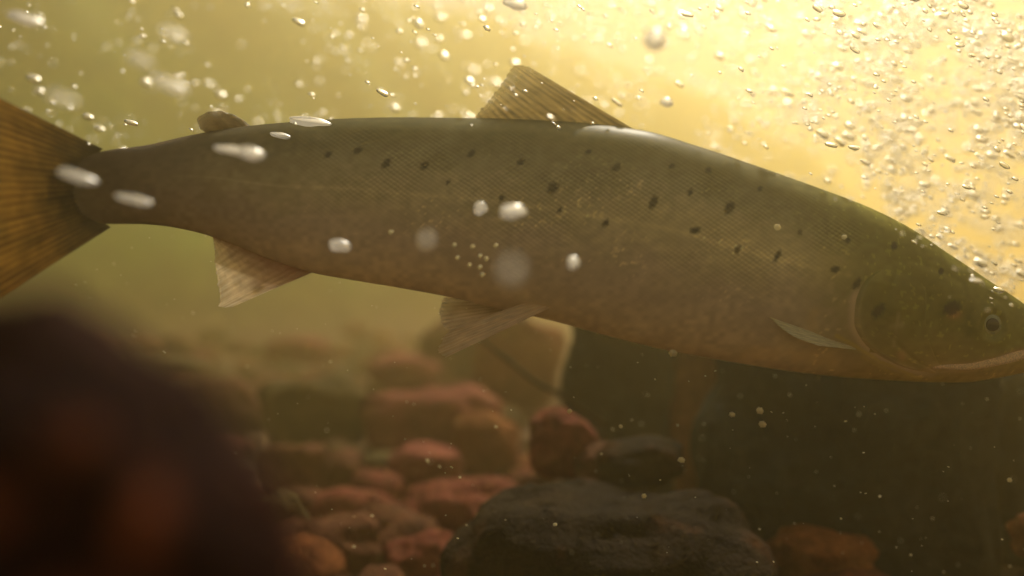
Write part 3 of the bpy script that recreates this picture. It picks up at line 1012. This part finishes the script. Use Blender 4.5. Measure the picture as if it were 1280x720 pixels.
pool = []
while len(pool) < 13000:
    px, py = sample_bubble()
    d = rng.uniform(0.72, 1.6) if rng.random() < 0.93 else rng.uniform(0.45, 0.62)
    L = min(rng.lognormvariate(1.5, 0.5), 14)
    if px < 620:
        L *= 1.25
    z = CAMZ + (360 - py) * K * d
    if z > TOPZ - 0.05 or z < 0.05:
        continue
    pool.append((L / d**0.35, px, py, d, L * (rng.uniform(0.30, 0.65)), rng.uniform(10, 38)))
pool.sort(key=lambda t: -t[0])
for (L, px, py, d, h_, sl) in pool[:270]:
    where = ('above the tail stem' if px < 330 else 'above the back, between adipose and dorsal fins' if px < 590 else 'around the dorsal fin' if px < 800
             else 'over the back in front of the dorsal fin' if px < 1020 else 'in the froth of the top right corner' if py < 150 else 'over the head and snout')
    bubble(px, py, L, h_, d, BM[rng.randrange(8)], 'small glinting air bubble ' + where, 'bubbles ' + where, sl)

# the finer bubbles nobody could count
ico = []
for k in range(5):
    bmg = bmesh.new(); bmesh.ops.create_icosphere(bmg, subdivisions=1, radius=0.5)
    vv2 = np.array([v.co * (1 + 0.35 * noise.noise(v.co * 3 + Vector((k * 3.1, 0, 0)))) for v in bmg.verts])
    ff2 = np.array([[v.index for v in f.verts] for f in bmg.faces]); bmg.free()
    ico.append((vv2, ff2))
# clouds of froth farther off
for k in range(75):
    while True:
        cx, cyy = rng.uniform(320, 1330), rng.uniform(-40, 330)
        if cyy < back_py(cx) + 10 and rng.random() < max(0.12, (cx - 500) / 800) * (1 if cx > 950 else max(0.2, 1 - cyy / 170)):
            break
    dd, sx_ = rng.uniform(1.6, 3.2), rng.uniform(14, 46)
    for q_ in range(rng.randrange(18, 60)):
        a_, b_4 = rng.gauss(0, sx_), rng.gauss(0, sx_ * 0.3)
        pool.append((rng.uniform(3, 7), cx + a_, cyy + b_4 + 0.4 * a_, dd + rng.gauss(0, 0.1), rng.uniform(2, 5), rng.uniform(10, 38)))
fv, ff, off = [], [], 0
for (L, px, py, d, h_, sl) in pool[270:]:
    vv2, ff2 = ico[rng.randrange(5)]
    q = vv2 * np.array([L * K * d, L * 0.7 * K * d, h_ * K * d])
    ca, sa = math.cos(R(sl)), math.sin(R(sl))
    c = np.array(P(px, py, d))
    fv.append(np.stack([q[:, 0] * ca + q[:, 2] * sa, q[:, 1], -q[:, 0] * sa + q[:, 2] * ca], -1) + c)
    ff.append(ff2 + off); off += len(vv2)
fb = mesh_obj('fine_bubbles', np.concatenate(fv), np.concatenate(ff), M_BUB)
tag(fb, 'swarm of fine air bubbles in the sunlit water above the fish', kind='stuff')

# ------------------------------------------------------------------ drifting specks of silt
b = N('silt_speck')
p = b.n('ShaderNodeBsdfPrincipled', i_Roughness=0.6); p.inputs['Base Color'].default_value = (0.75, 0.70, 0.5, 1)
tl = b.n('ShaderNodeBsdfTranslucent'); tl.inputs['Color'].default_value = (0.8, 0.75, 0.55, 1)
m1 = b.n('ShaderNodeMixShader'); m1.inputs[0].default_value = 0.6
b.l(p.outputs[0], m1.inputs[1]); b.l(tl.outputs[0], m1.inputs[2]); b.l(m1.outputs[0], b.out.inputs[0])
M_SPECK = b.m
SP = []
for k in range(5):
    me = bubble_mesh(k + 40, 1)
    me.materials.clear(); me.materials.append(M_SPECK); me.name = 'silt_speck'
    SP.append(me)
def spot(px, py):
    if float(topf(min(1320, max(60, px)))) < py < float(botf(min(1320, max(60, px)))):
        return 'in front of the fish'
    if px < 690:
        return 'over the red stones' if py > 470 else 'below the tail stem and anal fin'
    return 'in front of the black boulder' if py > 585 and px < 960 else 'in the shade under the belly' if px < 960 else 'in the shade under the head'


NAMED = [(841, 441, 11), (950, 513, 10), (953, 530, 10), (915, 518, 8), (972, 284, 10), (1055, 296, 7), (1262, 600, 7), (852, 575, 9), (712, 514, 7), (805, 620, 7), (776, 533, 6)]
for i in range(280):
    if i < len(NAMED):
        px, py, L = NAMED[i]; d = 0.56; asp = 0.9
    else:
        while True:
            px, py = rng.uniform(60, 1280), rng.uniform(290, 715)
            t_, b_3 = back_py(px), float(botf(min(1320, max(60, px))))
            inside = t_ < py < b_3
            if inside and rng.random() > 0.06:
                continue
            if px < 330 and py > 420 and rng.random() > 0.15:
                continue
            break
        d = rng.uniform(0.40, 0.8) if not inside else rng.uniform(0.45, 0.56)
        L = min(7, rng.lognormvariate(0.75, 0.45)); asp = rng.uniform(0.3, 0.9)
    bubble(px, py, L, L * asp, d, SP[rng.randrange(5)], 'tiny pale speck of silt drifting ' + spot(px, py), 'specks of silt ' + spot(px, py), rng.uniform(-15, 45), name='silt_speck', cat='speck')
# a little cluster of specks in front of the flank
for (px, py) in ((568, 306), (591, 308), (620, 307), (572, 322), (600, 320), (608, 323), (587, 331), (600, 334), (603, 343), (489, 290)):
    bubble(px, py, 6.5, 5.5, 0.52, SP[px % 5], 'golden speck in the small cluster in front of the fish flank', 'cluster of golden specks', 0, name='silt_speck', cat='speck')

# ------------------------------------------------------------------ haze box
b = N('river_water_haze')
pv = b.n('ShaderNodeVolumePrincipled')
pv.inputs['Density'].default_value = HAZE_DENS
pv.inputs['Density Attribute'].default_value = ''
pv.inputs['Color'].default_value = (*HAZE_COL, 1)
pv.inputs['Anisotropy'].default_value = HAZE_G
pv.inputs['Absorption Color'].default_value = (0, 0, 0, 1)
b.l(pv.outputs[0], b.out.inputs['Volume'])
bm = bmesh.new()
bmesh.ops.create_cube(bm, size=1.0)
for v in bm.verts:
    v.co = (v.co.x * 64, v.co.y * 64 + 1.2, -1.1 if v.co.z < 0 else TOPZ)
me = bpy.data.meshes.new('haze'); bm.to_mesh(me); bm.free()
me.materials.append(b.m)
hz = bpy.data.objects.new('haze', me)
C.objects.link(hz)
hz['kind'] = 'stuff'
hz['label'] = 'murky tea-coloured river water'
